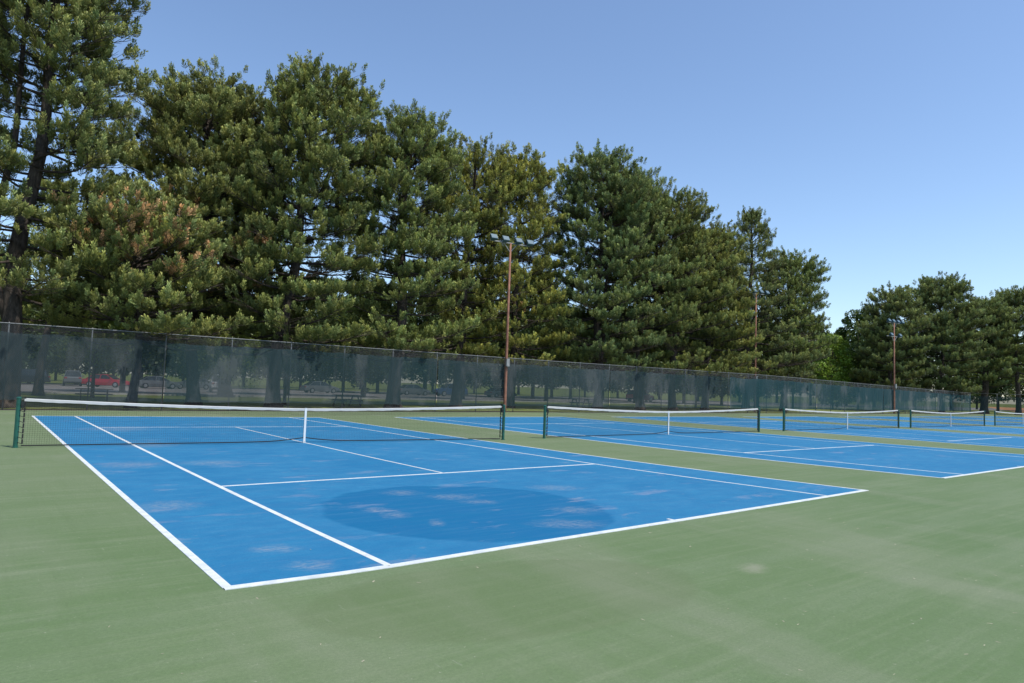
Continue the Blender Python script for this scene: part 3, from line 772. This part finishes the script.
def make_car(style, pm, label, loc, rz):
    root = empty('parked_car', loc, rz); tag(root, label, 'pickup truck' if style == 'pickup' else 'car', 'cars parked in the lot behind the fence')
    if style == 'pickup': root.name = 'pickup_truck'
    Lh = 2.7 if style == 'pickup' else 2.3; Wd = .92
    if style == 'sedan':
        belt = [(-2.3, .62, .70), (-2.25, .35, .88), (-1.6, .25, .95), (1.0, .22, .93), (1.9, .25, .80), (2.25, .35, .68), (2.3, .5, .6)]
        cab = [(-1.85, .94, .98), (-1.2, .94, 1.38), (-.1, .93, 1.45), (.35, .92, 1.42), (1.15, .9, .95)]
    elif style == 'suv':
        belt = [(-2.3, .5, .95), (-2.25, .35, 1.08), (-1.6, .3, 1.10), (1.0, .28, 1.08), (1.95, .3, 1.0), (2.25, .4, .85), (2.3, .5, .7)]
        cab = [(-2.15, 1.08, 1.15), (-1.9, 1.08, 1.68), (-.3, 1.07, 1.76), (.35, 1.06, 1.72), (1.05, 1.05, 1.10)]
    else:
        belt = [(-2.7, .55, 1.05), (-2.65, .4, 1.10), (-1.6, .35, 1.12), (1.2, .32, 1.12), (2.3, .35, 1.05), (2.65, .45, .9), (2.7, .55, .75)]
        cab = [(-.75, 1.10, 1.14), (-.6, 1.10, 1.78), (.2, 1.10, 1.84), (.6, 1.10, 1.80), (1.25, 1.08, 1.14)]
    mb = MB(); secs = []
    for x, z0, z1 in belt:
        wv = Wd*(1-.10*(abs(x)/Lh)**4)
        secs.append([(x, -wv*.96, z0), (x, -wv, lerp(z0, z1, .45)), (x, -wv*.95, z1-.03), (x, -wv*.86, z1), (x, wv*.86, z1), (x, wv*.95, z1-.03), (x, wv, lerp(z0, z1, .45)), (x, wv*.96, z0)])
    loft(mb, secs); mb.build('body', pm, root)
    mb = MB(); secs = []
    for x, z0, z1 in cab:
        h = z1-z0; wi = Wd*.88; wt = lerp(wi, Wd*.70, min(1, h/.5))
        secs.append([(x, -wi, z0-.02), (x, -wt, z1-.04), (x, -wt*.9, z1), (x, wt*.9, z1), (x, wt, z1-.04), (x, wi, z0-.02)])
    loft(mb, secs); mb.build('cabin', M_GLASS, root)
    mb = MB()   # roof skin and pillars
    rs = []
    for x, z0, z1 in cab[1:-1]:
        wt = Wd*.70; rs.append([(x, -wt-.012, z1-.07), (x, -wt*.9, z1+.015), (x, wt*.9, z1+.015), (x, wt+.012, z1-.07), (x, wt*.9, z1-.01), (x, -wt*.9, z1-.01)])
    loft(mb, rs)
    for s in (-1, 1):
        for (xa, za, xb, zb_) in ((cab[0][0], cab[0][1], cab[1][0], cab[1][2]), (cab[-1][0], cab[-1][1], cab[-2][0], cab[-2][2]), (-.35, cab[2][1], -.3, cab[2][2])):
            mb.bar((xa, s*Wd*.885, za), (xb, s*Wd*.715, zb_-.05), .07, .05)
    mb.build('roof', pm, root)
    if style == 'pickup':
        mb = MB(); mb.box((-1.72, 0, 1.13), (1.7, 1.45, .03)); mb.build('cargo_bed', M_TYRE, root)
    for xx in (-Lh*.62, Lh*.62):
        for s in (-1, 1):
            rr = .37 if style != 'sedan' else .32; mb = MB()
            for k_ in range(1): mb.tube([(xx, s*.70, rr), (xx, s*.72, rr), (xx, s*.90, rr), (xx, s*.925, rr)], [rr*.92, rr, rr, rr*.9], 20)
            wh = mb.build('wheel', M_TYRE, root)
            mb = MB(); mb.tube([(xx, s*.88, rr), (xx, s*.935, rr), (xx, s*.945, rr)], [rr*.62, rr*.62, rr*.2], 16); mb.build('rim', M_RIM, wh)
    zb_ = belt[-2][2]-.12; zr = belt[1][2]-.14
    for s in (-1, 1):
        mb = MB(); mb.box((Lh-.06, s*.62, zb_), (.14, .36, .13)); mb.build('headlight', M_LAMPLENS, root, bevel=.02)
        mb = MB(); mb.box((-Lh+.05, s*.68, zr), (.12, .26, .15)); mb.build('taillight', M_TAIL, root, bevel=.02)
        mb = MB(); mb.box((.95, s*1.0, belt[3][2]+.08), (.14, .2, .13)); mb.build('wing_mirror', pm, root, bevel=.03)
    for s in (-1, 1):
        mb = MB(); mb.box((s*(Lh-.02), 0, .42), (.12, 1.66, .2)); mb.build('bumper', M_TYRE if style != 'sedan' else pm, root, bevel=.03)
    return root
PRED = paint('red_car_paint', (.52, .015, .035)); PWHT = paint('white_car_paint', (.72, .72, .72)); PSIL = paint('silver_car_paint', (.17, .18, .19))
PBLK = paint('black_car_paint', (.02, .022, .025)); PBLU = paint('blue_car_paint', (.04, .08, .20))
al = math.atan2(-10, 190)
cars = [('suv', PSIL, 'grey car parked left of the bright red car', (7.4, 87.5), al+R(88)),
        ('sedan', PRED, 'bright red car seen through the fence at the left', (10.4, 84.5), al+R(-32)),
        ('sedan', PSIL, 'grey sedan parked right of the bright red car', (15.4, 83.0), al+R(4)),
        ('sedan', PSIL, 'grey sedan nearest the white pickup truck', (19.6, 84.2), al+R(170)),
        ('pickup', PWHT, 'white pickup truck between the two pine trunks', (18.8, 70.0), al+R(80)),
        ('suv', PBLK, 'black car parked near the left edge of the photo', (3.0, 88.5), al+R(175)),
        ('sedan', PSIL, 'grey sedan parked behind the bare dark trunk', (33.0, 77.5), al+R(6)),
        ('sedan', PSIL, 'grey sedan parked behind the stout pine trunk base', (45.5, 75.8), al+R(3)),
        ('suv', PBLU, 'blue car parked left of the nearest floodlight pole', (50.4, 74.0), al+R(178)),
        ('sedan', PSIL, 'grey sedan parked just behind the nearest floodlight pole', (57.6, 72.0), al+R(5)),
        ('suv', PRED, 'dark red car seen through the screen behind the second net', (77.5, 63.4), al+R(4))]
for s_, p_, l_, (x, y), rz in cars: make_car(s_, p_, l_, (x, y, -.015), rz)

# ------------------------------------------------------------ picnic tables
def picnic(x, y, rz, label):
    root = empty('picnic_table', (x, y, -.03), rz); tag(root, label, 'picnic table', 'picnic tables on the lawn')
    mb = MB()
    for k_ in range(5): mb.box((0, -.32+.16*k_, .75), (1.85, .145, .04))
    mb.build('tabletop', M_WOOD, root)
    for s in (-1, 1):
        mb = MB()
        for k_ in range(2): mb.box((0, s*(.66+.15*k_), .45), (1.85, .14, .04))
        mb.build('bench_seat', M_WOOD, root)
    for xx in (-.65, .65):
        mb = MB()
        for s in (-1, 1): mb.bar((xx, s*.62, 0), (xx, s*.24, .73), .05, .08)
        mb.bar((xx, -.80, .40), (xx, .80, .40), .05, .08); mb.bar((xx, -.36, .70), (xx, .36, .70), .05, .08)
        mb.build('leg_frame', M_DARKMETAL, root)
picnic(3.8, 39.6, R(-6), 'dark picnic table on the lawn right of the forked pine')
picnic(18.0, 36.9, R(12), 'weathered picnic table left of the thin sapling')
picnic(42.0, 39.5, R(-10), 'picnic table in the shade behind the second net')

# ------------------------------------------------------------ loose litter on the court
rng = np.random.default_rng(5); n = 420
px = rng.uniform(-6, 22, n); py = rng.uniform(-5, 28, n)
px[:110] = rng.uniform(-3, 8, 110); py[:110] = rng.uniform(-4.8, 0, 110)
keep = (rng.random(n) < np.where((px > 0) & (px < 11) & (py > 0) & (py < 24), .35, 1.0)); px = px[keep]; py = py[keep]; n = len(px)
a = rng.uniform(0, 6.28, n); l = rng.uniform(.006, .022, n); wq = l*rng.uniform(.12, .5, n)
z = np.where((py > -.1) & (px > -.1), .0095, .001)
def P4(sx, sy, dz): return np.stack([px+np.cos(a)*sx*l-np.sin(a)*sy*wq, py+np.sin(a)*sx*l+np.cos(a)*sy*wq, z+dz*rng.random(n)], 1)
V = np.stack([P4(-1, -1, .001), P4(1, -.6, .002), P4(1.2, .7, .001), P4(-.8, 1, .002)], 1).reshape(-1, 3)
tag(fast_mesh('leaf_litter', V, 4, simple('dry_leaf_bits', (.34, .31, .22), .9, 0, .5, 40, False)), kind='stuff')
